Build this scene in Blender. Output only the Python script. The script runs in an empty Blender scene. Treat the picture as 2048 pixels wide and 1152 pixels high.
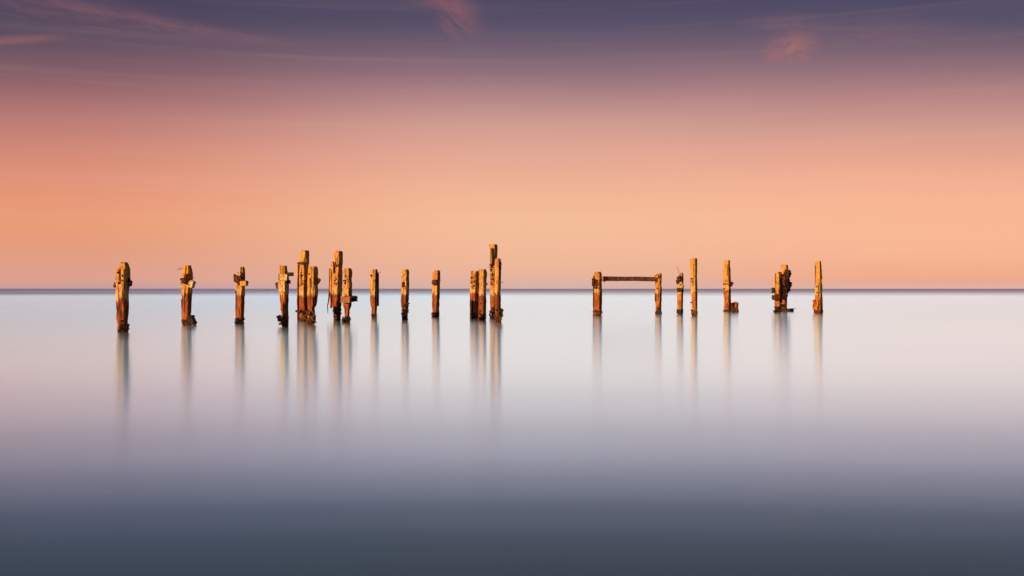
import bpy, math, random
from mathutils import Vector, Matrix, noise

R = math.radians
scene = bpy.context.scene
col = scene.collection

# ------------------------------------------------------------------ camera
CAM_H = 1.5            # metres above the water
F = 1991.0             # focal length in pixels of a 2048 px wide frame
HOR = 577.3            # horizon row of the 2048x1152 frame
cam_d = bpy.data.cameras.new("camera")
cam_d.sensor_width = 36.0
cam_d.lens = 36.0 * F / 2048.0
cam_d.clip_start = 0.1
cam_d.clip_end = 60000.0
cam = bpy.data.objects.new("camera", cam_d)
cam.location = (0, 0, CAM_H)
cam.rotation_euler = (R(90) + math.atan((HOR - 576.0) / F), 0, 0)
col.objects.link(cam)
scene.camera = cam

# ------------------------------------------------------------------ colour management
vs = scene.view_settings
vs.view_transform = 'Standard'
vs.look = 'None'
vs.exposure = 0.0
vs.gamma = 1.0
vs.use_curve_mapping = False

SUN_AZ = math.atan2(-0.695, -0.72)      # compass angle of the sun from +y: behind the camera, on the left
SUN_EL = R(11)


def lin(r, g, b):
    def f(c):
        c /= 255.0
        return c / 12.92 if c <= 0.04045 else ((c + 0.055) / 1.055) ** 2.4
    return (f(r), f(g), f(b), 1.0)


class NT:
    """small helper to write node trees"""
    def __init__(self, tree):
        self.t = tree
        tree.nodes.clear()

    def n(self, typ, **kw):
        nd = self.t.nodes.new(typ)
        for k, v in kw.items():
            setattr(nd, k, v)
        return nd

    def put(self, sock, v):
        if isinstance(v, bpy.types.NodeSocket):
            self.t.links.new(v, sock)
        else:
            sock.default_value = v

    def m(self, op, a, b=None, c=None, clamp=False):
        nd = self.n('ShaderNodeMath', operation=op, use_clamp=clamp)
        self.put(nd.inputs[0], a)
        if b is not None: self.put(nd.inputs[1], b)
        if c is not None: self.put(nd.inputs[2], c)
        return nd.outputs[0]

    def mix(self, f, a, b, blend='MIX'):
        nd = self.n('ShaderNodeMix', data_type='RGBA', blend_type=blend)
        self.put(nd.inputs[0], f); self.put(nd.inputs[6], a); self.put(nd.inputs[7], b)
        return nd.outputs[2]

    def ss(self, x, a, b, o0=0.0, o1=1.0):
        nd = self.n('ShaderNodeMapRange', interpolation_type='SMOOTHSTEP')
        self.put(nd.inputs[0], x); self.put(nd.inputs[1], a); self.put(nd.inputs[2], b)
        self.put(nd.inputs[3], o0); self.put(nd.inputs[4], o1)
        return nd.outputs[0]

    def ramp(self, x, stops, interp='EASE'):
        nd = self.n('ShaderNodeValToRGB')
        cr = nd.color_ramp
        cr.interpolation = interp
        while len(cr.elements) > 1: cr.elements.remove(cr.elements[-1])
        cr.elements[0].position = stops[0][0]; cr.elements[0].color = stops[0][1]
        for p, c in stops[1:]:
            e = cr.elements.new(p); e.color = c
        self.put(nd.inputs[0], x)
        return nd.outputs[0]

    def noise(self, vec, scale=1.0, detail=3.0, rough=0.5, dist=0.0):
        nd = self.n('ShaderNodeTexNoise')
        self.put(nd.inputs['Vector'], vec)
        self.put(nd.inputs['Scale'], scale); self.put(nd.inputs['Detail'], detail)
        self.put(nd.inputs['Roughness'], rough); self.put(nd.inputs['Distortion'], dist)
        return nd.outputs['Fac']

    def xyz(self, a, b, c):
        nd = self.n('ShaderNodeCombineXYZ')
        self.put(nd.inputs[0], a); self.put(nd.inputs[1], b); self.put(nd.inputs[2], c)
        return nd.outputs[0]

    def vmul(self, v, s):
        nd = self.n('ShaderNodeVectorMath', operation='MULTIPLY')
        self.put(nd.inputs[0], v); nd.inputs[1].default_value = s
        return nd.outputs[0]


# ------------------------------------------------------------------ sky
world = bpy.data.worlds.new("World")
scene.world = world
world.use_nodes = True
w = NT(world.node_tree)
tc = w.n('ShaderNodeTexCoord')
sep = w.n('ShaderNodeSeparateXYZ')
w.put(sep.inputs[0], tc.outputs['Generated'])
X, Y, Z = sep.outputs
hyp = w.m('SQRT', w.m('ADD', w.m('MULTIPLY', X, X), w.m('MULTIPLY', Y, Y)))
elev = w.m('MULTIPLY', w.m('ARCTAN2', Z, hyp), 180 / math.pi)      # degrees
azim = w.m('MULTIPLY', w.m('ARCTAN2', X, Y), 180 / math.pi)        # 0 = +y, positive right
# the cloud deck's bands run straight across the view: height measured on a flat deck ahead, not on a circle
tdeck = w.m('DIVIDE', Z, w.m('MAXIMUM', Y, w.m('MULTIPLY', hyp, 0.45)))
edeck = w.m('MULTIPLY', w.m('ARCTANGENT', tdeck), 180 / math.pi)
# gentle undulation of the bands, fixed in the sky
und = w.noise(w.xyz(w.m('MULTIPLY', azim, 0.035), w.m('MULTIPLY', elev, 0.12), 0.0), 1.0, 2.0, 0.5)
und = w.m('MULTIPLY', w.m('SUBTRACT', und, 0.5), 1.0)
e2 = w.m('ADD', edeck, w.m('MULTIPLY', und, w.ss(edeck, 2.0, 8.0)))
band = w.noise(w.xyz(w.m('MULTIPLY', azim, 0.02), w.m('MULTIPLY', elev, 1.1), 4.0), 1.0, 3.0, 0.6)


def el_of(y):
    return math.degrees(math.atan((HOR - y) / F))


SKY = [  # picture row, centre colour, left colour, right colour
    (577, (212, 176, 166), (200, 154, 160), (224, 176, 160)),
    (562, (224, 178, 158), (217, 159, 142), (234, 168, 142)),
    (550, (231, 179, 154), (219, 157, 139), (240, 170, 138)),
    (500, (240, 183, 151), (225, 154, 126), (246, 179, 146)),
    (450, (242, 186, 150), (232, 154, 117), (247, 180, 146)),
    (400, (241, 181, 147), (230, 150, 117), (246, 178, 144)),
    (350, (234, 172, 146), (222, 144, 119), (239, 170, 142)),
    (300, (224, 164, 146), (209, 136, 117), (226, 160, 140)),
    (250, (206, 154, 142), (190, 124, 116), (206, 150, 138)),
    (200, (181, 134, 134), (164, 108, 109), (182, 130, 128)),
    (150, (148, 112, 122), (132, 91, 101), (152, 112, 120)),
    (100, (116, 93, 110), (106, 80, 96), (120, 94, 108)),
    (50, (88, 77, 101), (80, 68, 90), (88, 77, 101)),
    (0, (73, 67, 94), (68, 62, 88), (76, 68, 96)),
]
EMAX = 16.6
rc = w.m('DIVIDE', e2, EMAX, clamp=True)
def mk(i): return [(max(0.0, el_of(s[0]) / EMAX), lin(*s[i])) for s in SKY]
rC, rL, rR = (w.ramp(rc, mk(i), 'LINEAR') for i in (1, 2, 3))
skyc = w.mix(w.ss(azim, 0.0, -26.0), rC, rL)
skyc = w.mix(w.ss(azim, 2.0, 24.0), skyc, rR)
skyc = w.mix(w.m('MULTIPLY', w.ss(band, 0.45, 0.75), 0.045), skyc, lin(255, 205, 180))


def wisp(c, ang, length, width, colour, strength, seed, stretch=(0.6, 3.0)):
    """a faint high cloud at picture place c: written in azimuth/elevation of the sky"""
    global skyc
    ax = math.degrees(math.atan((c[0] - 1024) / F)); ey = el_of(c[1])
    dx = w.m('SUBTRACT', azim, ax); dy = w.m('SUBTRACT', elev, ey)
    ca, sa = math.cos(R(ang)), math.sin(R(ang))
    u = w.m('ADD', w.m('MULTIPLY', dx, ca), w.m('MULTIPLY', dy, sa))
    v = w.m('SUBTRACT', w.m('MULTIPLY', dy, ca), w.m('MULTIPLY', dx, sa))
    nz = w.noise(w.xyz(w.m('MULTIPLY', u, stretch[0]), w.m('MULTIPLY', v, stretch[1]), seed), 1.0, 4.0, 0.55, 0.4)
    v = w.m('ADD', v, w.m('MULTIPLY', w.m('SUBTRACT', nz, 0.5), width * 1.6))
    uu = w.m('DIVIDE', u, length); vv = w.m('DIVIDE', v, width)
    d = w.m('SQRT', w.m('ADD', w.m('MULTIPLY', uu, uu), w.m('MULTIPLY', vv, vv)))
    f = w.m('MULTIPLY', w.ss(d, 1.15, 0.0), w.m('MULTIPLY', w.ss(nz, 0.15, 0.7), strength * 0.58))
    skyc = w.mix(f, skyc, lin(*colour))


wisp((290, 72), -5.5, 9.0, 0.42, (160, 106, 106), 0.6, 1.0)
wisp((130, 62), -4, 7.5, 1.3, (132, 88, 98), 0.75, 9.0)
wisp((35, 131), 9, 3.0, 0.30, (172, 108, 102), 0.85, 2.0)
wisp((910, 20), -40, 2.4, 1.3, (160, 98, 96), 0.95, 3.0)
wisp((850, -10), -10, 3.2, 0.9, (150, 88, 98), 0.9, 5.0)
wisp((1585, 110), 4, 1.8, 1.0, (180, 112, 106), 1.2, 4.0, (1.0, 1.6))
wisp((1580, 66), -4, 3.0, 0.6, (136, 98, 108), 0.8, 6.0)
wisp((1760, 92), -3, 5.0, 0.9, (136, 98, 108), 0.7, 7.0)

# bright band added above the view to whiten the water; sides and behind dimmed
up = w.ramp(w.m('DIVIDE', elev, 90.0, clamp=True), [
    (0.0, (.04, .035, .07, 1)), (0.186, (.05, .045, .08, 1)), (0.20, (.60, .46, .42, 1)), (0.215, (.98, .72, .62, 1)),
    (0.25, (.98, .72, .62, 1)), (0.29, (.34, .28, .28, 1)), (0.40, (.07, .09, .14, 1)), (1.0, (.02, .025, .04, 1))], 'EASE')
upm = w.n('ShaderNodeVectorMath', operation='SCALE')
w.put(upm.inputs[0], up); upm.inputs['Scale'].default_value = 1.5
up = w.mix(w.ss(azim, 5.0, -26.0), upm.outputs[0], (0.70, 1.12, 1.32, 1), 'MULTIPLY')
bright = w.ss(w.m('ABSOLUTE', w.m('SUBTRACT', azim, 3.0)), 29.0, 44.0, 1.0, 0.02)
bright = w.m('MULTIPLY', bright, w.ss(azim, -30.0, 20.0, 0.95, 1.06))
upb = w.n('ShaderNodeVectorMath', operation='SCALE')
w.put(upb.inputs[0], up); w.put(upb.inputs['Scale'], bright)
skyc = w.mix(w.ss(elev, 16.2, 17.2), skyc, upb.outputs[0])
side = w.ss(w.m('ABSOLUTE', w.m('SUBTRACT', azim, 4.0)), 31.0, 50.0)
skyc = w.mix(w.m('MULTIPLY', side, 0.96), skyc, lin(12, 8, 14))  # sky outside the view darkened so the piles' right sides stay dark
nish = w.n('ShaderNodeTexSky', sky_type='NISHITA', sun_disc=False, sun_elevation=SUN_EL, sun_rotation=SUN_AZ)
bgA = w.n('ShaderNodeBackground'); w.put(bgA.inputs[0], skyc); bgA.inputs[1].default_value = 1.0
bgB = w.n('ShaderNodeBackground'); w.put(bgB.inputs[0], nish.outputs[0]); bgB.inputs[1].default_value = 0.003
addw = w.n('ShaderNodeAddShader')
w.put(addw.inputs[0], bgA.outputs[0]); w.put(addw.inputs[1], bgB.outputs[0])
wo = w.n('ShaderNodeOutputWorld'); w.put(wo.inputs[0], addw.outputs[0])

# ------------------------------------------------------------------ sun
sd = bpy.data.lights.new("sun", 'SUN')
sd.energy = 5.0
sd.angle = R(0.6)
sd.color = (1.0, 0.60, 0.30)
sun = bpy.data.objects.new("sun", sd)
dirv = Vector((math.sin(SUN_AZ) * math.cos(SUN_EL), math.cos(SUN_AZ) * math.cos(SUN_EL), math.sin(SUN_EL)))
sun.rotation_euler = dirv.to_track_quat('Z', 'Y').to_euler()
sun.location = dirv * 100
col.objects.link(sun)


# ------------------------------------------------------------------ materials
def new_mat(name):
    m = bpy.data.materials.new(name)
    m.use_nodes = True
    return m, NT(m.node_tree)


def water_mat():
    m, t = new_mat("smooth_sea_water")
    geo = t.n('ShaderNodeNewGeometry')
    pos = geo.outputs['Position']
    sp = t.n('ShaderNodeSeparateXYZ'); t.put(sp.inputs[0], pos)
    lw = t.n('ShaderNodeLayerWeight'); lw.inputs[0].default_value = 0.5
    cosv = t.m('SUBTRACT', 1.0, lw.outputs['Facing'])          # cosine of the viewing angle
    # reflection fall-off painted by position: the near water is made to mirror less sky
    near_fade = t.m('DIVIDE', 1.5 * 2.5, t.m('MAXIMUM', sp.outputs[1], 2.0), clamp=True)
    seen = t.m('ADD', t.m('MULTIPLY', cosv, 2.5 * 0.4), t.m('MULTIPLY', near_fade, 0.6), clamp=True)
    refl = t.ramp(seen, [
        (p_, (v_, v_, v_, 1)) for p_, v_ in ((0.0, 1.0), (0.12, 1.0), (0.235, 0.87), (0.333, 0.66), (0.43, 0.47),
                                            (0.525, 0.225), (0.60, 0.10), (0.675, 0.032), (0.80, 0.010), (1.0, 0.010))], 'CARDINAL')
    # broad slicks of slightly different calm
    sl = t.noise(t.vmul(pos, (0.02, 0.05, 0)), 1.0, 3.0, 0.55, 0.3)
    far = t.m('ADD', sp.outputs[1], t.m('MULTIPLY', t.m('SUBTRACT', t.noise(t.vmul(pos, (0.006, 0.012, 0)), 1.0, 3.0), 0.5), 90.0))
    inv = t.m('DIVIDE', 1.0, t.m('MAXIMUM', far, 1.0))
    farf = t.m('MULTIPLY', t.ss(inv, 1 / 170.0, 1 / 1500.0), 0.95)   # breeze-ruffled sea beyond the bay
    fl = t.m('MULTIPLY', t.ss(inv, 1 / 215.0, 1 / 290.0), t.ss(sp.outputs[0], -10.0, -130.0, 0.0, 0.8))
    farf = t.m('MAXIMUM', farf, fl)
    g1 = t.n('ShaderNodeBsdfGlossy', distribution='GGX')
    g1.inputs['Color'].default_value = (1.13, 1.90, 2.56, 1)
    t.put(g1.inputs['Roughness'], t.m('ADD', 0.122, t.m('MULTIPLY', sl, 0.03)))
    g2 = t.n('ShaderNodeBsdfGlossy', distribution='GGX')
    g2.inputs['Color'].default_value = (1.13, 1.90, 2.56, 1)
    t.put(g2.inputs['Roughness'], t.m('ADD', 0.185, t.m('MULTIPLY', sl, 0.03)))
    # the swell runs towards the shore: its slopes are steep along y and slight along x
    for g_, an_ in ((g1, 0.3), (g2, 0.3)):
        g_.inputs['Anisotropy'].default_value = an_
        t.put(g_.inputs['Tangent'], t.xyz(1.0, 0.0, 0.0))
    mg = t.n('ShaderNodeMixShader'); t.put(mg.inputs[0], 0.26)
    t.put(mg.inputs[1], g1.outputs[0]); t.put(mg.inputs[2], g2.outputs[0])
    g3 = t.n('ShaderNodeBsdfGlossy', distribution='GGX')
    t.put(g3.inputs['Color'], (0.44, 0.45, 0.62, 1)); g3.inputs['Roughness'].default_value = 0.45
    cool = t.mix(t.ss(sp.outputs[0], 0.0, -24.0), (1.13, 1.90, 2.56, 1), (0.98, 1.86, 2.62, 1))  # tint brightens and cools the reflected sky beyond real water, cooler on the left
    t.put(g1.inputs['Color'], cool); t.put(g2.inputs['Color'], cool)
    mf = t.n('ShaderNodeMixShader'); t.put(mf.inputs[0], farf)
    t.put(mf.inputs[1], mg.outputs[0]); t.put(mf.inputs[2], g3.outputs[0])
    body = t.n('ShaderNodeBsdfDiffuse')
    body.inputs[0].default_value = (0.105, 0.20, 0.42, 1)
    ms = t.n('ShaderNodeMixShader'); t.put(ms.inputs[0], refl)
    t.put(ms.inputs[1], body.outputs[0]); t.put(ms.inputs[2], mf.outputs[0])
    out = t.n('ShaderNodeOutputMaterial'); t.put(out.inputs[0], ms.outputs[0])
    return m


def wood_mat(name, gold, mid, tide, dark=(0.030, 0.014, 0.008), seed=0.0, tide_z=1.26, bleach=0.6):
    """salt-bleached timber with long grain cracks, rust stains and a reddish wet tide zone"""
    m, t = new_mat(name)
    geo = t.n('ShaderNodeNewGeometry')
    pos = geo.outputs['Position']
    oi = t.n('ShaderNodeObjectInfo')
    off = t.m('MULTIPLY', oi.outputs['Random'], 40.0)
    ov = t.xyz(off, off, seed)
    va = t.n('ShaderNodeVectorMath', operation='ADD'); t.put(va.inputs[0], pos); t.put(va.inputs[1], ov)
    p = va.outputs[0]
    sp = t.n('ShaderNodeSeparateXYZ'); t.put(sp.inputs[0], pos)
    z = sp.outputs[2]
    grain = t.noise(t.vmul(p, (24, 24, 1.3)), 1.0, 5.0, 0.65, 0.2)
    fine = t.noise(t.vmul(p, (70, 70, 6.0)), 1.0, 3.0, 0.6)
    blot = t.noise(t.vmul(p, (5, 5, 2.2)), 1.0, 4.0, 0.6, 0.5)
    spots = t.noise(t.vmul(p, (13, 13, 9)), 1.0, 3.0, 0.6, 0.8)
    c = t.mix(t.ss(blot, 0.36, 0.62), (*mid, 1), (*gold, 1))
    c = t.mix(t.m('MULTIPLY', t.ss(fine, 0.45, 0.7), 0.35), c, (min(1, gold[0] * 1.35), gold[1] * 1.35, gold[2] * 1.3, 1))
    # bleached band just above the tide mark
    zt = t.m('ADD', z, t.m('MULTIPLY', t.m('SUBTRACT', oi.outputs['Random'], 0.5), 0.30))   # the tide mark is not at one height
    zt = t.m('ADD', zt, t.m('MULTIPLY', t.m('SUBTRACT', blot, 0.5), 0.45))
    wz = t.m('ADD', zt, t.m('MULTIPLY', t.m('SUBTRACT', grain, 0.5), 0.60))
    bl = t.m('MULTIPLY', t.ss(wz, tide_z - 0.02, tide_z + 0.08), t.ss(wz, tide_z + 0.42, tide_z + 0.12))
    c = t.mix(t.m('MULTIPLY', bl, bleach), c, (0.86, 0.56, 0.25, 1))
    # tide zone
    td = t.ss(wz, tide_z + 0.03, tide_z - 0.06)
    tcol = t.mix(t.ss(blot, 0.35, 0.68), (tide[0] * 0.38, tide[1] * 0.28, tide[2] * 0.32, 1), (*tide, 1))
    tcol = t.mix(t.m('MULTIPLY', t.ss(grain, 0.55, 0.72), 0.5), tcol, (*mid, 1))
    c = t.mix(t.m('MULTIPLY', td, 0.95), c, tcol)
    # rust bleeding from the bolts, in the upper half of the post
    st = t.m('MULTIPLY', t.ss(spots, 0.575, 0.64), t.m('MULTIPLY', t.ss(z, tide_z + 0.05, tide_z + 0.3), t.ss(z, tide_z + 1.25, tide_z + 0.8)))
    c = t.mix(t.m('MULTIPLY', st, 0.85), c, (0.10, 0.022, 0.010, 1))
    # grain cracks
    ck = t.ss(grain, 0.43, 0.34)
    c = t.mix(t.m('MULTIPLY', ck, 0.9), c, (*dark, 1))
    coarse = t.noise(t.vmul(p, (9, 9, 0.55)), 1.0, 3.0, 0.55, 0.3)
    c = t.mix(t.m('MULTIPLY', t.ss(coarse, 0.44, 0.37), 0.8), c, (dark[0] * 2.2, dark[1] * 1.6, dark[2] * 1.4, 1))
    worm = t.noise(t.vmul(p, (17, 17, 6)), 1.0, 2.0, 0.5, 1.2)
    wf = t.m('MULTIPLY', t.ss(worm, 0.58, 0.66), t.ss(blot, 0.42, 0.55))
    c = t.mix(t.m('MULTIPLY', wf, 0.75), c, (0.09, 0.03, 0.012, 1))
    # black weed line at the water
    wl = t.ss(t.m('ADD', z, t.m('MULTIPLY', t.m('SUBTRACT', spots, 0.5), 0.5)), 0.20, 0.06)
    c = t.mix(t.m('MULTIPLY', wl, 0.9), c, (0.022, 0.010, 0.008, 1))
    b = t.n('ShaderNodeBsdfPrincipled')
    t.put(b.inputs['Base Color'], c)
    t.put(b.inputs['Roughness'], t.m('SUBTRACT', 0.85, t.m('MULTIPLY', wl, 0.4)))
    b.inputs['Specular IOR Level'].default_value = 0.2
    bp = t.n('ShaderNodeBump'); bp.inputs['Strength'].default_value = 0.8; bp.inputs['Distance'].default_value = 0.02
    t.put(bp.inputs['Height'], t.m('ADD', grain, t.m('MULTIPLY', fine, 0.5)))
    t.put(b.inputs['Normal'], bp.outputs[0])
    out = t.n('ShaderNodeOutputMaterial'); t.put(out.inputs[0], b.outputs[0])
    return m


def rough_mat(name, c1, c2, scale=14.0, rough=0.8, metal=0.0):
    m, t = new_mat(name)
    geo = t.n('ShaderNodeNewGeometry')
    n1 = t.noise(geo.outputs['Position'], scale, 4.0, 0.65, 0.4)
    c = t.mix(t.ss(n1, 0.38, 0.64), (*c1, 1), (*c2, 1))
    b = t.n('ShaderNodeBsdfPrincipled')
    t.put(b.inputs['Base Color'], c); b.inputs['Roughness'].default_value = rough
    b.inputs['Metallic'].default_value = metal
    b.inputs['Specular IOR Level'].default_value = 0.2
    bp = t.n('ShaderNodeBump'); bp.inputs['Strength'].default_value = 0.7; bp.inputs['Distance'].default_value = 0.02
    t.put(bp.inputs['Height'], n1); t.put(b.inputs['Normal'], bp.outputs[0])
    out = t.n('ShaderNodeOutputMaterial'); t.put(out.inputs[0], b.outputs[0])
    return m


M = {
    'gold': wood_mat("golden_weathered_wood", (0.86, 0.45, 0.125), (0.56, 0.23, 0.06), (0.48, 0.125, 0.03)),
    'amber': wood_mat("amber_weathered_wood", (0.84, 0.42, 0.10), (0.56, 0.22, 0.05), (0.56, 0.155, 0.03), seed=3.0, bleach=0.3),
    'ochre': wood_mat("ochre_weathered_wood", (0.84, 0.44, 0.09), (0.62, 0.27, 0.05), (0.78, 0.28, 0.05), seed=5.0, bleach=0.25),
    'brown': wood_mat("brown_weathered_wood", (0.34, 0.19, 0.08), (0.22, 0.10, 0.045), (0.24, 0.075, 0.03), seed=7.0, bleach=0.1),
    'pale': wood_mat("pale_split_wood", (0.88, 0.62, 0.27), (0.66, 0.38, 0.14), (0.6, 0.35, 0.13), seed=9.0, bleach=0.3),
    'beam': rough_mat("brown_beam_wood", (0.30, 0.11, 0.05), (0.58, 0.27, 0.13), 5.0, 0.85),
    'rust': rough_mat("rusted_iron", (0.045, 0.012, 0.008), (0.22, 0.06, 0.022), 16.0, 0.8, 0.1),
    'black': rough_mat("black_wet_timber", (0.012, 0.006, 0.005), (0.06, 0.022, 0.014), 12.0, 0.6),
    'weed': rough_mat("brown_seaweed", (0.05, 0.018, 0.008), (0.34, 0.13, 0.045), 22.0, 0.7),
}


# ------------------------------------------------------------------ object helpers
def link_mesh(name, verts, faces, mat, parent=None, smooth=False):
    me = bpy.data.meshes.new(name)
    me.from_pydata([tuple(v) for v in verts], [], faces)
    me.materials.append(mat)
    if smooth:
        me.polygons.foreach_set('use_smooth', [True] * len(me.polygons))
    me.update()
    o = bpy.data.objects.new(name, me)
    col.objects.link(o)
    if parent is not None:
        o.parent = parent
    return o


class MB:
    def __init__(self):
        self.v = []; self.f = []

    def add(self, vs_, fs_):
        k = len(self.v)
        self.v += [Vector(p) for p in vs_]
        self.f += [tuple(i + k for i in f) for f in fs_]


def chunk(mb, c, size, rot=(0, 0, 0), seed=0.0, rough=0.12, n=(4, 3, 4)):
    """a rough broken block: a gridded box pushed about by noise"""
    nx, ny, nz = n
    idx = {}; vs_ = []; fs_ = []
    rm = Matrix.Rotation(rot[2], 3, 'Z') @ Matrix.Rotation(rot[0], 3, 'X') @ Matrix.Rotation(rot[1], 3, 'Y')
    mn = min(size)

    def vid(i, j, k):
        if (i, j, k) in idx: return idx[(i, j, k)]
        p = Vector(((i / nx - .5) * size[0], (j / ny - .5) * size[1], (k / nz - .5) * size[2]))
        q = p * (3.0 / max(size)) + Vector((seed, seed * 1.7, seed * .3))
        d = noise.noise_vector(q) * mn * rough * 2.2 + noise.noise_vector(q * 3.1) * mn * rough
        idx[(i, j, k)] = len(vs_)
        vs_.append(Vector(c) + rm @ (p + d))
        return idx[(i, j, k)]
    for i in range(nx):
        for j in range(ny):
            fs_.append((vid(i, j, 0), vid(i, j + 1, 0), vid(i + 1, j + 1, 0), vid(i + 1, j, 0)))
            fs_.append((vid(i, j, nz), vid(i + 1, j, nz), vid(i + 1, j + 1, nz), vid(i, j + 1, nz)))
    for i in range(nx):
        for k in range(nz):
            fs_.append((vid(i, 0, k), vid(i + 1, 0, k), vid(i + 1, 0, k + 1), vid(i, 0, k + 1)))
            fs_.append((vid(i, ny, k), vid(i, ny, k + 1), vid(i + 1, ny, k + 1), vid(i + 1, ny, k)))
    for j in range(ny):
        for k in range(nz):
            fs_.append((vid(0, j, k), vid(0, j, k + 1), vid(0, j + 1, k + 1), vid(0, j + 1, k)))
            fs_.append((vid(nx, j, k), vid(nx, j + 1, k), vid(nx, j + 1, k + 1), vid(nx, j, k + 1)))
    mb.add(vs_, fs_)


def tube(mb, pts, rad, n=8, taper=1.0):
    pts = [Vector(p) for p in pts]
    vs_ = []; fs_ = []
    for i, p in enumerate(pts):
        a = pts[max(0, i - 1)]; b = pts[min(len(pts) - 1, i + 1)]
        d = (b - a).normalized()
        u = d.cross(Vector((0.13, 0.37, 0.9))).normalized(); v = d.cross(u)
        r = rad * (1 + (taper - 1) * i / max(1, len(pts) - 1))
        for k in range(n):
            an = 2 * math.pi * k / n
            vs_.append(p + u * math.cos(an) * r + v * math.sin(an) * r)
    for i in range(len(pts) - 1):
        for k in range(n):
            fs_.append((i * n + k, i * n + (k + 1) % n, (i + 1) * n + (k + 1) % n, (i + 1) * n + k))
    fs_.append(tuple(range(n))[::-1]); fs_.append(tuple((len(pts) - 1) * n + k for k in range(n)))
    mb.add(vs_, fs_)


PHI = R(33)
CW, CD = 0.75, 0.78     # width and depth of a pile as shares of its silhouette
PILE_GROUP = "weathered timber piles of the ruined pier"


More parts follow.
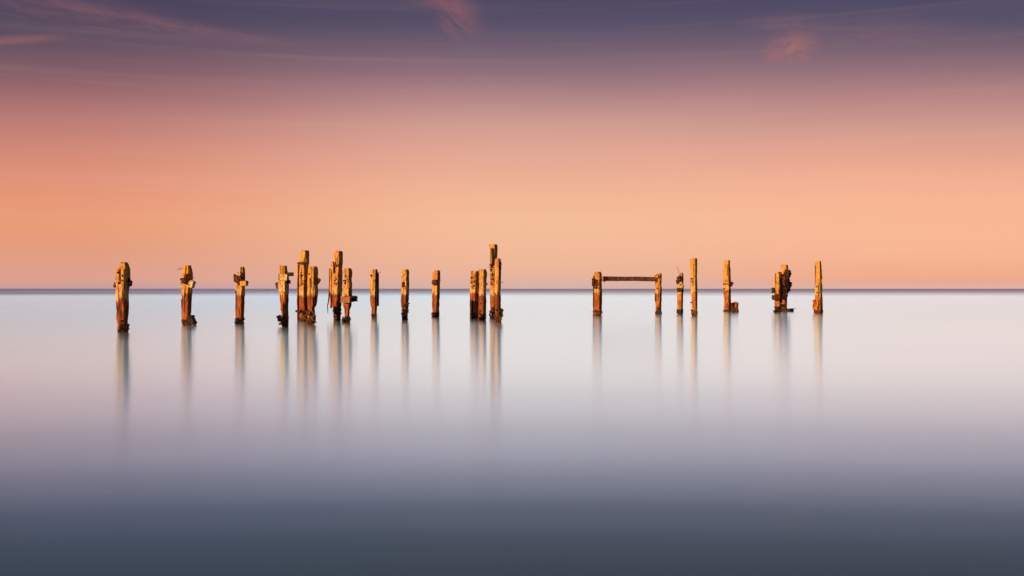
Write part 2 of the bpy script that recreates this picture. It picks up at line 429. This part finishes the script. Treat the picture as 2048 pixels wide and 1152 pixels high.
class Thing:
    """one top-level object: an Empty on the water that parents its parts.
    All the places are given as rows and columns of the 2048 px photograph, at the thing's own distance."""
    def __init__(self, name, label, cat, xc, base_y, group=None, phi=None, dist=None):
        if phi is None: phi = PHI if xc < 1100 else R(25)
        self.D = dist if dist else F * CAM_H / (base_y - HOR)
        self.x = (xc - 1024) / F * self.D
        self.xc = xc
        self.mpp = self.D / F
        self.phi = phi
        th = math.atan2(self.x, self.D)
        self.a = -phi - th
        self.ca, self.sa = math.cos(self.a), math.sin(self.a)
        e = bpy.data.objects.new(name, None)
        e.empty_display_size = 0.3
        e.location = (self.x, self.D, 0); e.rotation_euler = (0, 0, self.a)
        e['label'] = label; e['category'] = cat
        if group: e['group'] = group
        col.objects.link(e)
        self.e = e
        self.seed = xc * 0.137
        self.rnd = random.Random(int(xc * 7 + base_y))
        self.d = 0.35

    def z(self, py): return CAM_H - (py - HOR) * self.mpp

    def loc(self, px, py, depth=0.0):
        """photograph place -> local point; depth metres towards the camera from the thing's axis"""
        dx = (px - self.xc) * self.mpp
        k = 1 - depth / self.D
        dx = (self.x + dx) * k - self.x
        dy = -depth
        z = CAM_H + (self.z(py) - CAM_H) * k
        return Vector((self.ca * dx + self.sa * dy, -self.sa * dx + self.ca * dy, z))

    def shaft(self, prof, mat='gold', name='shaft', off=0.0, ragged=0.05, groove=1.0, cd=CD, cw=CW, zbot=-0.5, cuts=3, shape=10, parent=True):
        """prof: rows (y, x left, x right) of the silhouette from the top down"""
        prof = sorted(prof)
        s = self.seed + off * 31.7
        N = 64; NR = 64
        ztop = self.z(prof[0][0])
        zb = zbot
        rr = random.Random(int(s * 100))
        crack = [(rr.uniform(0, 1), rr.uniform(0.010, 0.02), rr.uniform(0.03, 0.075), rr.uniform(-1, 1)) for _ in range(cuts)]
        crack += [(0.12 + 0.19 * rr.random(), 0.012, rr.uniform(0.04, 0.08), rr.uniform(-1, 1)) for _ in range(2)]

        def prof_at(z):
            py = HOR + (CAM_H - z) / self.mpp
            if py <= prof[0][0]: return prof[0][1:]
            for (a, b) in zip(prof, prof[1:]):
                if py <= b[0]:
                    k = (py - a[0]) / max(1e-6, (b[0] - a[0]))
                    return (a[1] + (b[1] - a[1]) * k, a[2] + (b[2] - a[2]) * k)
            return prof[-1][1:]
        vs_ = []; fs_ = []
        tops = []
        for j in range(N):
            an = 2 * math.pi * j / N
            q = Vector((math.cos(an) * 1.8, math.sin(an) * 1.8, s))
            tops.append((noise.noise(q) * 1.0 + noise.noise(q * 3.3) * 0.8 + 0.25 * rr.uniform(-1, 1)) * ragged)
        mt = max(tops)
        tops = [t_ - mt for t_ in tops]
        for i in range(NR + 1):
            f = i / NR
            for j in range(N):
                an = 2 * math.pi * (j + 0.5) / N
                zj = zb + (ztop + tops[j] * min(1.0, max(0.0, (f - 0.6) / 0.4)) - zb) * f
                xl, xr = prof_at(zj)
                T = (xr - xl) * self.mpp
                c = ((xr + xl) / 2 - self.xc) * self.mpp
                cx, cy = math.cos(an), math.sin(an)
                rsup = (abs(cx) ** shape + abs(cy) ** shape) ** (-1 / shape)
                ux, uy = cx * rsup, cy * rsup
                q = Vector((ux * 4.0, uy * 4.0, zj * 0.55 + s))
                dsp = noise.noise(q * 1.6) * 0.030 + noise.noise(Vector((ux * 11, uy * 11, zj * 0.9 + s))) * 0.030
                dsp += noise.noise(Vector((ux * 3, uy * 3, zj * 5 + s))) * 0.022
                pr = j / N
                for (cp, cwid, cdp, ph) in crack:
                    dd = abs(pr - cp - 0.006 * math.sin(zj * 2 + ph * 3))
                    dd = min(dd, 1 - dd)
                    if dd < cwid:
                        dsp -= cdp * (1 - dd / cwid) * (0.55 + 0.45 * math.sin(zj * 1.7 + ph * 6))
                # edges chip away
                edge = max(0.0, rsup - 1.0) * 2.4
                ch = max(0.0, noise.noise(Vector((cx * 2, cy * 2, zj * 3.3 + s * 2))) - 0.12)
                dsp -= edge * ch * 0.16
                # worm-eaten foot
                if zj < 0.5:
                    dsp -= max(0.0, noise.noise(Vector((ux * 3, uy * 3, zj * 4 + s)))) * 0.14 * (0.5 - max(zj, -0.1)) * 2
                k = 1 + dsp * groove / max(0.12, T) * 1.15
                if i == NR: k *= 0.9
                x = ux * T * cw / 2 * k + self.ca * c
                y = uy * T * cd / 2 * k - self.sa * c
                vs_.append((x, y, zj))
        for i in range(NR):
            for j in range(N):
                j2 = (j + 1) % N
                fs_.append((i * N + j, i * N + j2, (i + 1) * N + j2, (i + 1) * N + j))
        xl, xr = prof_at(ztop)
        c = ((xr + xl) / 2 - self.xc) * self.mpp
        vs_.append((self.ca * c, -self.sa * c, ztop + sum(tops) / N - 0.02))
        k0 = NR * N
        for j in range(N):
            fs_.append((k0 + j, k0 + (j + 1) % N, len(vs_) - 1))
        fs_.append(tuple(range(N))[::-1])
        xl, xr = prof[len(prof) // 2][1:]
        self.d = (xr - xl) * self.mpp * cd
        return link_mesh(name, vs_, fs_, M[mat], self.e)

    def front(self): return self.d * 0.5 + 0.02

    def block(self, name, x0, y0, x1, y1, mat='rust', depth=None, thick=0.12, roll=0.0, rough=0.10, yaw=0.0, parent=None):
        """a rough block whose picture rectangle is x0..x1, y0..y1"""
        dep = self.front() if depth is None else depth
        c = self.loc((x0 + x1) / 2, (y0 + y1) / 2, dep)
        mb = MB()
        wd = abs(x1 - x0) * self.mpp; ht = abs(y1 - y0) * self.mpp
        wd = max(0.03, (wd - thick * math.sin(self.phi) * 0.8) / math.cos(self.phi))
        chunk(mb, c, (wd, thick, ht), (0, R(roll), R(yaw)), self.seed + x0 + y0 * .3, rough)
        return link_mesh(name, mb.v, mb.f, M[mat], parent or self.e)

    def lump(self, name, x0, y0, x1, y1, mat='rust', depth=None, thick=0.2, n=7, parent=None, spread=0.32):
        """a clump of several broken pieces in one mesh"""
        dep = self.front() if depth is None else depth
        mb = MB()
        wd = abs(x1 - x0); ht = abs(y1 - y0)
        for k in range(n):
            px = (x0 + x1) / 2 + self.rnd.uniform(-1, 1) * wd * spread
            py = (y0 + y1) / 2 + self.rnd.uniform(-1, 1) * ht * spread
            s = self.rnd.uniform(0.35, 0.65)
            sz = (wd * self.mpp * s, thick * s * 1.3, ht * self.mpp * s)
            chunk(mb, self.loc(px, py, dep + self.rnd.uniform(-.3, .3) * thick), sz,
                  (self.rnd.uniform(-.6, .6), self.rnd.uniform(-.7, .7), self.rnd.uniform(-.5, .5)), k * 3.1 + self.seed, 0.2)
        return link_mesh(name, mb.v, mb.f, M[mat], parent or self.e)

    def tangle(self, x0, y0, x1, y1, n=60, mat='weed', depth=None, thick=0.3, length=0.16, name='seaweed_clump', rad=0.016):
        """a crust of weed, barnacles and splinters at the foot"""
        dep = self.front() if depth is None else depth
        if name == 'black_weed': n = max(n, 64)
        mb = MB()
        for k in range(n):
            px = self.rnd.uniform(x0, x1); py = self.rnd.uniform(y0, y1)
            p = self.loc(px, py, dep + self.rnd.uniform(-.5, .5) * thick)
            p.z = max(p.z, -0.02)
            d = Vector((self.rnd.uniform(-1, 1), self.rnd.uniform(-1, 1), self.rnd.uniform(-1.4, 1.0))).normalized() * length * self.rnd.uniform(.5, 1.2)
            b = Vector((self.rnd.uniform(-1, 1), self.rnd.uniform(-1, 1), self.rnd.uniform(-1, 1))) * length * 0.25
            if k % 3:
                tube(mb, [p - d / 2, p + b, p + d / 2], rad * self.rnd.uniform(.6, 1.5), 5, 0.4)
            else:
                chunk(mb, p, (length * .4, length * .3, length * .45), (d.x * 4, d.y * 4, d.z * 4), k * 1.3, 0.28, (2, 2, 2))
        return link_mesh(name, mb.v, mb.f, M[mat], self.e)

    def bolt(self, px, py, r=0.03, side=False):
        """an iron bolt with washer and nut standing out of the front face"""
        mb = MB()
        c = self.loc(px, py, self.front() - 0.04)
        ax = Vector((1, 0, 0)) if side else Vector((0, -1, 0))
        tube(mb, [c - ax * 0.06, c + ax * 0.012], r * 1.7, 12)
        tube(mb, [c + ax * 0.0, c + ax * 0.05], r * 1.15, 6)
        tube(mb, [c + ax * 0.04, c + ax * 0.09], r * 0.55, 8)
        return link_mesh('bolt', mb.v, mb.f, M['rust'], self.e)

    def bar(self, pts, rad=0.015, mat='rust', name='iron_rod', depth=None, taper=0.7):
        dep = self.front() if depth is None else depth
        mb = MB()
        tube(mb, [self.loc(x, y, dep) for x, y in pts], rad, 8, taper)
        return link_mesh(name, mb.v, mb.f, M[mat], self.e)

    def strap(self, py, x0, x1, mat='rust', h=0.06, proud=0.02, tilt=0.0, name='iron_strap'):
        """a band running round the pile"""
        mb = MB()
        T = (x1 - x0) * self.mpp
        hw, hd = T * CW / 2 + proud, T * CD / 2 + proud
        c = self.loc((x0 + x1) / 2, py)
        z0 = self.z(py)
        ring = []
        n = 32
        for k in range(n):
            an = 2 * math.pi * k / n
            rs = (abs(math.cos(an)) ** 5 + abs(math.sin(an)) ** 5) ** -0.2
            ring.append((math.cos(an) * rs, math.sin(an) * rs))
        vs_ = []; fs_ = []
        for k, (u, v) in enumerate(ring):
            j = noise.noise(Vector((u * 3, v * 3, self.seed))) * 0.02
            zz = z0 - tilt * u * hw
            for (o, dz) in ((-0.05, -h / 2), (0.0 + j, -h / 2), (0.0 + j, h / 2), (-0.05, h / 2)):
                vs_.append((c.x + u * (hw + o), c.y + v * (hd + o), zz + dz + j))
        for k in range(n):
            k2 = (k + 1) % n
            for q in range(4):
                fs_.append((k * 4 + q, k2 * 4 + q, k2 * 4 + (q + 1) % 4, k * 4 + (q + 1) % 4))
        mb.add(vs_, fs_)
        return link_mesh(name, mb.v, mb.f, M[mat], self.e)


# ------------------------------------------------------------------ the sea
S = 30000.0
sea = link_mesh("water", [(-S, -60, 0), (S, -60, 0), (S, S, 0), (-S, S, 0)], [(0, 1, 2, 3)], water_mat())
sea['kind'] = "structure"

# ------------------------------------------------------------------ the piles, left to right
G = PILE_GROUP
P = "pile"

# 1
t = Thing("timber_pile", "thick pile standing alone at the far left, rusty brown below and split down its front", P, 245, 664, G)
t.shaft([(523, 240, 255), (528, 239.5, 257), (536.5, 238, 260), (539, 232.5, 260), (560, 231.5, 260), (600, 232, 258), (640, 233, 256.5), (664, 235, 257)], 'gold', ragged=0.04, cuts=5)
t.lump("iron_bracket", 256, 555, 262.5, 571, 'black', depth=0.0, thick=0.15, n=4)
t.block("iron_plate", 227.5, 564, 233, 575, 'rust', depth=0.05, thick=0.05, roll=12)
t.tangle(240, 650, 257, 664, 36, 'black', thick=0.15, name='black_weed')
for b in ((237, 545), (246, 551), (246, 561), (238.5, 566), (243, 642)): t.bolt(*b)
t.bar([(238, 538), (239, 552), (239.5, 567)], 0.014, name='iron_rod')

# 2
t = Thing("timber_pile", "pile with rusty iron collar, diagonal strap and black stump at its foot", P, 374.5, 650, G)
t.shaft([(530, 366, 383), (538, 365, 385), (560, 364, 385), (600, 363.5, 383.5), (640, 364, 382), (652, 365, 384)], 'amber', ragged=0.02)
t.lump("iron_collar", 363, 546, 379, 569, 'rust', thick=0.16, n=8)
t.bar([(361, 567), (374, 571), (386, 576)], 0.03, 'pale', name='diagonal_strap', depth=0.32, taper=1.0)
t.block("wood_block", 377, 562, 389, 575, 'pale', thick=0.18, roll=14, depth=0.28)
t.bar([(366, 537), (360, 537.5), (355, 539.5)], 0.016, name='iron_rod', depth=0.05)
t.bar([(383, 554.5), (388, 555)], 0.02, name='iron_rod', depth=0.1)
t.block("black_stump", 376, 631, 391, 648, 'black', thick=0.3, roll=-20, depth=0.25)
t.block("broken_timber_end", 383, 644, 392, 657, 'beam', thick=0.2, roll=18, depth=0.12)
t.tangle(364, 640, 379, 650, 30, 'weed', thick=0.2)
t.block("side_splinter", 362.5, 598, 366, 617, 'brown', thick=0.05, depth=0.1, rough=.05)

# 3
t = Thing("timber_pile", "pile with a narrow stub on top and rusty lump above a bright bleached patch", P, 480, 648, G)
t.shaft([(533, 480, 489), (546, 479, 490.5), (550, 473, 490.5), (575, 470.5, 490.5), (600, 471, 489.5), (640, 471, 488), (650, 472, 487.5)], 'gold', ragged=0.02)
t.lump("rusty_lump", 468, 547, 483, 569, 'rust', thick=0.16, n=8)
t.lump("split_wood", 472, 545, 482, 554, 'pale', thick=0.12, n=4)
t.block("wood_block", 481, 562, 496, 572, 'amber', thick=0.18, roll=-6, depth=0.3)
t.tangle(470, 636, 488, 649, 30, 'black', thick=0.2, name='black_weed')
t.bolt(484, 556)

# 4
t = Thing("timber_pile", "pile with pale boards nailed across its head and a dark bar poking out right", P, 567, 653, G)
t.shaft([(530.5, 559, 574), (545, 559, 575), (560, 557, 578), (585, 559, 577.5), (620, 560.5, 576.5), (622, 563, 577), (652, 563, 577)], 'amber', ragged=0.015)
t.block("nailed_board", 557, 549, 577, 560, 'pale', thick=0.16, roll=4, depth=0.3)
t.block("nailed_board", 556.5, 561, 572.5, 583, 'pale', thick=0.12, depth=0.3, roll=-2)
t.block("dark_bar", 571, 545, 587, 552, 'black', thick=0.12, depth=0.1)
t.block("iron_plate", 574, 560, 581, 567, 'black', thick=0.12, depth=0.1)
t.block("iron_plate", 551.5, 565, 557, 577, 'rust', thick=0.05, roll=-14, depth=0.1)
t.block("foot_plank", 554, 631, 563, 641, 'brown', thick=0.06, depth=0.33, roll=-30, rough=.2)
t.tangle(559, 633, 576, 651, 50, 'weed', thick=0.25)
for b in ((560, 563.5), (568, 563.5), (561, 579), (560, 554)): t.bolt(*b, 0.024)

# 5
t = Thing("timber_pile", "tall broad pile with stepped left shoulder, touching the pile with the side bracket", P, 607, 642, G)
t.shaft([(500, 602, 618), (506, 600, 619), (527, 598, 618.5), (530, 595, 617.5), (580, 594, 617), (642, 594.5, 617)], 'gold', ragged=0.03, cuts=5)
t.tangle(596, 524, 613, 530, 22, 'rust', thick=0.06, length=0.12, name='rusty_chain', rad=0.014)
t.tangle(599, 549, 612, 570, 26, 'rust', thick=0.06, length=0.13, name='rusty_chain', rad=0.013)
t.block("side_plank", 594.5, 529, 598, 640, 'amber', depth=0.16, thick=0.12, rough=.05)
t.block("nailed_board", 591, 620, 602, 624.5, 'black', thick=0.1, depth=0.35)
t.tangle(597, 622, 616, 646, 60, 'weed', thick=0.3)
for b in ((604, 552), (609, 561), (603, 545)): t.bolt(*b)

# 6
t = Thing("timber_pile", "shorter pile with a bracket on its right side, close against a tall broad pile", P, 625, 649, G)
t.shaft([(532, 618, 635), (540, 615.5, 636), (585, 614.5, 636), (612, 615, 633), (616, 615, 629.5), (649, 614.5, 630)], 'amber', ragged=0.02, cuts=5)
t.block("side_bracket", 633, 557, 640, 568, 'rust', thick=0.1, roll=35, depth=0.0)
t.tangle(613, 622, 630, 651, 80, 'weed', thick=0.3)
t.block("seaweed_stub", 625, 630, 631, 641, 'black', thick=0.14, depth=0.2)
for b in ((619, 548), (625, 555), (622, 560)): t.bolt(*b)
t.bar([(624, 542), (624.5, 560), (623, 575)], 0.013)

# 7
t = Thing("timber_pile", "tall pile with reddish side planks and a black splinter hanging at its left", P, 673, 641, G)
t.shaft([(501, 669, 684.5), (506, 668, 686), (526, 666.5, 686), (529, 663, 685.5), (580, 662, 684), (612, 663, 683), (615, 666, 682), (641, 666, 681.5)], 'gold', ragged=0.03, cuts=4)
t.block("side_plank", 660, 538, 664, 616, 'amber', thick=0.12, depth=0.1, rough=.05)
t.block("upper_plank", 663.5, 523, 668, 545, 'amber', thick=0.1, depth=0.26, rough=.05)
t.block("iron_strap", 662, 529, 679, 533, 'rust', thick=0.05, depth=0.3)
t.bar([(660, 537), (659.5, 575), (657.5, 600), (655, 612), (656, 627)], 0.045, 'black', name='hanging_splinter', depth=0.05, taper=0.35)
t.tangle(667, 556, 677, 572, 18, 'rust', thick=0.05, length=0.1, name='rusty_chain', rad=0.012)
t.tangle(666, 614, 682, 634, 20, 'black', thick=0.2, name='black_weed')
for b in ((671, 562), (675, 568), (682, 541)): t.bolt(*b)

# 8
t = Thing("timber_pile", "pile with a square dark bracket and a dark bar low on its right side", P, 695, 645, G)
t.shaft([(536, 688, 703), (543, 687, 704.5), (590, 686, 704), (614, 686, 703), (620, 689, 700), (634, 688.5, 699), (645, 687, 699)], 'amber', ragged=0.015, cuts=4)
t.block("iron_bracket", 682, 593, 702, 606, 'beam', thick=0.14, depth=0.35, roll=3)
t.block("dark_bar", 698, 592, 714.5, 603, 'black', thick=0.18, depth=0.1)
t.tangle(687, 551, 700, 568, 26, 'rust', thick=0.06, length=0.11, name='rusty_chain', rad=0.014)
t.tangle(685, 634, 700, 645, 30, 'black', thick=0.25, name='black_weed')
for b in ((690, 566), (695, 554), (692, 612), (698, 585)): t.bolt(*b, 0.026)

# 9
t = Thing("timber_pile", "clean golden pile with black board down its right side and nail near the top", P, 748, 636, G)
t.shaft([(538, 744, 755), (545, 741, 756), (560, 740, 755), (612, 740.5, 754.5), (616, 742.5, 754), (636, 743, 754)], 'gold', ragged=0.02)
t.block("side_board", 751.5, 546, 757.5, 612, 'black', thick=0.22, depth=-0.02, rough=.04)
t.bar([(754, 544.8), (762, 544.5)], 0.014, depth=0.05)
t.tangle(742, 628, 755, 637, 20, 'weed', thick=0.2)
for b in ((742, 551), (749, 560), (746.5, 579)): t.bolt(*b, 0.028)

# 10
t = Thing("timber_pile", "yellow pile worn thin and black at its foot, right of the clean golden pile", P, 810, 639, G)
t.shaft([(538, 805, 817), (545, 803, 818.5), (570, 802, 818.5), (612, 802, 817.5), (620, 804.5, 816), (639, 804, 815)], 'gold', ragged=0.02)
t.tangle(804, 564, 809, 573, 60, 'rust', thick=0.05, length=0.1, name='rusty_chain', rad=0.013)
t.lump("rusty_lump", 804, 606, 814, 616, 'rust', thick=0.1, n=4)
t.tangle(803.5, 620, 816, 640, 46, 'black', thick=0.25, name='black_weed')
t.bolt(816.5, 607, side=True)

# 11
t = Thing("timber_pile", "slim dark pile with a rusty lump on its front", P, 872, 634, G)
t.shaft([(540, 867, 880), (546, 865, 881), (580, 864, 880), (634, 864, 878.5)], 'amber', ragged=0.03)
t.lump("rusty_lump", 862, 559, 876, 572, 'rust', thick=0.16, n=7)
t.bar([(879, 559), (883, 561)], 0.016, depth=0.05)
t.tangle(863, 625, 879, 635, 34, 'black', thick=0.25, name='black_weed')

# 12, 13
t = Thing("timber_pile", "left pile of the close pair of equal height, pitted and dark at its lower left", P, 948, 637, G)
t.shaft([(541, 942, 958), (545, 940.5, 959), (590, 939.5, 959), (637, 940, 958.5)], 'gold', ragged=0.04, cuts=6)
t.tangle(943, 552, 955, 582, 30, 'rust', thick=0.05, length=0.11, name='rusty_chain', rad=0.012)
t.block("dark_plank", 940, 600, 946, 637, 'black', thick=0.12, depth=0.16, rough=.05)
for b in ((943, 555), (943, 565), (950, 552), (952, 603)): t.bolt(*b, 0.026)
t.tangle(941, 624, 957, 637, 20, 'weed', thick=0.2)

t = Thing("timber_pile", "right pile of the close pair of equal height, with a smooth pale front", P, 965, 640, G)
t.shaft([(538, 957.5, 972), (545, 957, 974), (590, 956.5, 973), (640, 956.5, 972)], 'gold', ragged=0.03, cuts=4)
for b in ((967, 558), (962, 607), (961, 622)): t.bolt(*b, 0.026)
t.tangle(957, 625, 972, 640, 26, 'weed', thick=0.2)
t.bolt(973, 568, side=True)

# 14, 15
t = Thing("timber_pile", "tallest pile of all, thin and cracked, with rusty chain down its front", P, 986, 637, G)
t.shaft([(488, 977.5, 995), (500, 978.5, 995.5), (530, 980, 994), (560, 980, 993), (614, 980, 993), (618, 983, 992), (637, 983.5, 992)], 'amber', ragged=0.03, cuts=4)
t.block("dark_plank", 980.5, 496, 985, 528, 'brown', thick=0.05, depth=0.28, rough=.06)
t.lump("rusty_lump", 979, 522, 987, 532, 'rust', thick=0.12, n=4)
t.tangle(980, 534, 990, 570, 50, 'rust', thick=0.07, length=0.13, name='rusty_chain', rad=0.016)
t.lump("iron_collar", 980.5, 613, 991, 624, 'rust', thick=0.14, n=6)
t.tangle(979, 624, 992, 638, 30, 'black', thick=0.3, name='black_weed')

t = Thing("timber_pile", "tall pile black down its right side, overlapping the right side of the tallest pile", P, 995.5, 645, G)
t.shaft([(516, 990.5, 1001), (524, 989.5, 1002), (580, 989.5, 1002), (620, 990.5, 1002), (645, 991, 1003.5)], 'gold', ragged=0.02, cuts=3)
t.block("iron_plate", 996, 524, 1002.5, 540, 'rust', thick=0.14, depth=0.0)
t.bar([(1001, 564.7), (1007, 564.7)], 0.014, depth=0.0)
t.lump("rusty_lump", 999, 618, 1005, 640, 'black', thick=0.2, n=6, depth=0.05)
t.tangle(990, 630, 1003, 646, 30, 'weed', thick=0.2)
for b in ((993, 620), (993.5, 636)): t.bolt(*b, 0.026)

# 16, 17 and the beam between them
t = Thing("timber_pile", "broad pile at the left end of the horizontal beam", P, 1195, 631, G)
t.shaft([(543, 1188, 1202.5), (548, 1186.5, 1204), (580, 1185, 1204.5), (631, 1186, 1204)], 'amber', ragged=0.02, cuts=4)
t.tangle(1190, 560, 1199, 577, 80, 'rust', thick=0.05, length=0.12, name='rusty_chain', rad=0.014)
t.block("iron_plate", 1184, 557, 1189, 572, 'rust', thick=0.1, depth=0.2)
for b in ((1197, 553), (1191, 576), (1197, 575)): t.bolt(*b, 0.03)
t.tangle(1186, 620, 1204, 634, 46, 'weed', thick=0.3)
pL = t
t = Thing("timber_pile", "slim pile at the right end of the horizontal beam", P, 1316, 628.5, G)
t.shaft([(546, 1313, 1324), (551, 1310.5, 1324), (580, 1310, 1324), (610, 1310.5, 1323), (628, 1311.5, 1323)], 'ochre', ragged=0.03, cuts=3)
t.lump("split_head", 1309, 549, 1319, 555, 'ochre', thick=0.2, n=6)
t.block("side_splinter", 1309.5, 585, 1312, 603, 'brown', thick=0.05, depth=0.12, rough=.05)
t.tangle(1311, 614, 1319, 622, 14, 'rust', thick=0.1, name='rusty_chain')
t.block("foot_band", 1310.5, 623, 1323.5, 629, 'black', thick=0.12, depth=0.2)
for b in ((1313, 556), (1318, 557), (1315, 577)): t.bolt(*b, 0.028)
pR = t

# beam: a real timber running from one pile to the other
A = Vector(((1204 - 1024) / F * pL.D, pL.D, CAM_H - (557.3 - HOR) * pL.mpp))
B = Vector(((1311 - 1024) / F * pR.D, pR.D, CAM_H - (558.2 - HOR) * pR.mpp))
root = bpy.data.objects.new("crossbeam", None)
col.objects.link(root)
root.location = (A + B) / 2
d = (B - A)
root.rotation_euler = (0, -math.asin(d.z / d.length), math.atan2(d.y, d.x))
root['label'] = "brown horizontal beam bridging two piles above the water"
root['category'] = "beam"
mb = MB(); L = d.length + 0.1
chunk(mb, (0, 0, 0), (L, 0.26, 0.255), (0, 0, 0), 4.2, 0.035, (40, 3, 3))
link_mesh("beam", mb.v, mb.f, M['beam'], root)
for sx in (-1, 1):
    mb = MB()
    chunk(mb, (sx * (L / 2 - 0.08), -0.15, -0.03), (0.12, 0.05, 0.30), (0, 0, 0), sx * 3.0, 0.12)
    link_mesh("end_bracket", mb.v, mb.f, M['rust'], root)

# 18
t = Thing("timber_pile", "short pile with a curved wire rising from its rusty head", P, 1360, 628.8, G)
t.shaft([(545, 1360, 1366), (556, 1358.5, 1367), (565, 1354.5, 1367), (600, 1354, 1366.5), (620, 1354, 1366), (629, 1354.5, 1366)], 'ochre', ragged=0.02)
t.lump("rusty_lump", 1353, 552, 1363, 567, 'rust', thick=0.18, n=7)
t.lump("split_wood", 1353, 564, 1367, 575, 'pale', thick=0.16, n=6)
t.strap(580, 1354, 1367, 'black', h=0.24, proud=0.015, name='dark_band')
t.bar([(1358.5, 557), (1358.3, 549), (1357.7, 543), (1356, 537), (1353, 532)], 0.014, name='curved_wire', depth=0.2, taper=0.6)
t.strap(623, 1353.5, 1366, 'black', h=0.26, proud=0.02, name='foot_band')

# 19
t = Thing("timber_pile", "tall slender square pile with a clean sawn top", P, 1387.5, 632, G)
t.shaft([(516, 1380.5, 1394.5), (575, 1380.5, 1395), (600, 1382.5, 1395), (632, 1383, 1395)], 'ochre', ragged=0.006, groove=0.6, cuts=2, shape=8)
t.tangle(1381, 554, 1391, 567, 22, 'rust', thick=0.05, length=0.1, name='rusty_chain', rad=0.013)
t.bolt(1390, 527, 0.026); t.bolt(1382, 605, 0.02)
t.tangle(1382.5, 619, 1395, 632, 34, 'weed', thick=0.2)

# 20 and the stump beside it
t = Thing("timber_pile", "amber pile with a swollen ring round its middle and a low stump at its right", P, 1454, 623, G)
t.shaft([(520, 1448, 1460), (526, 1446.5, 1461), (545, 1446, 1461.5), (575, 1446, 1462.5), (600, 1447.5, 1462), (623, 1447.5, 1462)], 'ochre', ragged=0.012, cuts=2)
t.strap(568, 1446.5, 1462.5, 'brown', h=0.13, proud=0.04, name='wooden_collar')
t.block("side_bracket", 1460, 564, 1466, 573, 'rust', thick=0.14, depth=0.0, roll=30)
t.block("iron_plate", 1456.5, 543.5, 1461, 554, 'rust', thick=0.06, depth=0.12)
t.block("foot_band", 1447, 620, 1462, 624.5, 'black', thick=0.12, depth=0.26)
t.bar([(1453, 606), (1456, 610), (1454, 615)], 0.018)
for b in ((1451, 562), (1457, 583), (1448, 577)): t.bolt(*b, 0.026)

t = Thing("broken_stump", "low broken orange stump beside the foot of the pile with the swollen ring", "stump", 1470, 624.5)
t.shaft([(602, 1468, 1475.5), (607, 1465.5, 1477), (616, 1464, 1477.5), (624, 1463, 1478)], 'amber', groove=1.8, ragged=0.14, cuts=3, zbot=-0.3)
t.block("iron_plate", 1461.5, 606, 1467, 623, 'black', thick=0.12, depth=0.12)
t.tangle(1466, 615, 1476, 624, 60, 'weed', thick=0.2, length=0.13)

# 21, 22 and driftwood
t = Thing("timber_pile", "golden front pile of the rusty pair, black iron clamped to its right side", P, 1554, 624.5, G)
t.shaft([(546, 1549, 1562), (552, 1547.5, 1562.5), (590, 1548, 1562), (624, 1549, 1562)], 'ochre', ragged=0.02, cuts=3)
t.block("dark_block", 1543, 575.5, 1550.5, 586, 'black', thick=0.16, depth=0.05)
t.lump("rusty_lump", 1545, 588, 1561, 600, 'rust', thick=0.16, n=7)
t.block("iron_cap", 1556, 544, 1563, 554, 'rust', thick=0.12, depth=0.12)
t.block("black_iron", 1560.5, 556, 1564.5, 606, 'black', thick=0.3, depth=0.0)
t.tangle(1548, 614, 1562, 625, 30, 'black', thick=0.25, name='black_weed')
t.bolt(1558, 557, 0.024)

t = Thing("timber_pile", "back pile of the rusty pair, wrapped in a big black iron mass", P, 1569, 621, G)
t.shaft([(529, 1563.5, 1576), (540, 1562.5, 1577), (590, 1562, 1575), (621, 1562, 1574)], 'ochre', ragged=0.025, cuts=3)
t.lump("black_iron_mass", 1561, 547, 1577, 593, 'black', thick=0.4, n=24, depth=0.28, spread=0.33)
t.lump("black_iron_mass", 1573, 562, 1584, 582, 'black', thick=0.25, n=6, depth=0.1, spread=0.25)
t.lump("rusty_lump", 1563, 555, 1572, 572, 'rust', thick=0.12, n=5, depth=0.62)
t.tangle(1559, 608, 1575, 621, 40, 'black', thick=0.3, name='black_weed')

t = Thing("driftwood", "flat black broken timber lying on the water beside the rusty pair of piles", "driftwood", 1576, 623)
t.block("plank", 1560, 617, 1586, 624.5, 'black', thick=0.5, depth=0.0, roll=2, rough=0.08)
t.bar([(1578, 619), (1585, 618), (1591.5, 617)], 0.05, 'black', name='splinter', depth=0.0, taper=0.2)

# 23
t = Thing("timber_pile", "pile standing last at the far right, with a swollen rusty foot", P, 1637, 627, G)
t.shaft([(522, 1630, 1642.5), (527, 1629.5, 1643), (545, 1629.5, 1644), (600, 1629.5, 1645.5), (627, 1628.5, 1646)], 'ochre', ragged=0.012, cuts=4)
t.block("side_splinter", 1626, 599, 1632, 609, 'amber', thick=0.08, depth=0.2, roll=-20)
t.lump("swollen_foot", 1626, 601, 1642, 622, 'ochre', thick=0.14, n=9, spread=0.28)
t.strap(623.5, 1627.5, 1646, 'rust', h=0.18, proud=0.02, name='foot_band')
for b in ((1638.5, 559), (1633, 573), (1634, 585)): t.bolt(*b, 0.028)
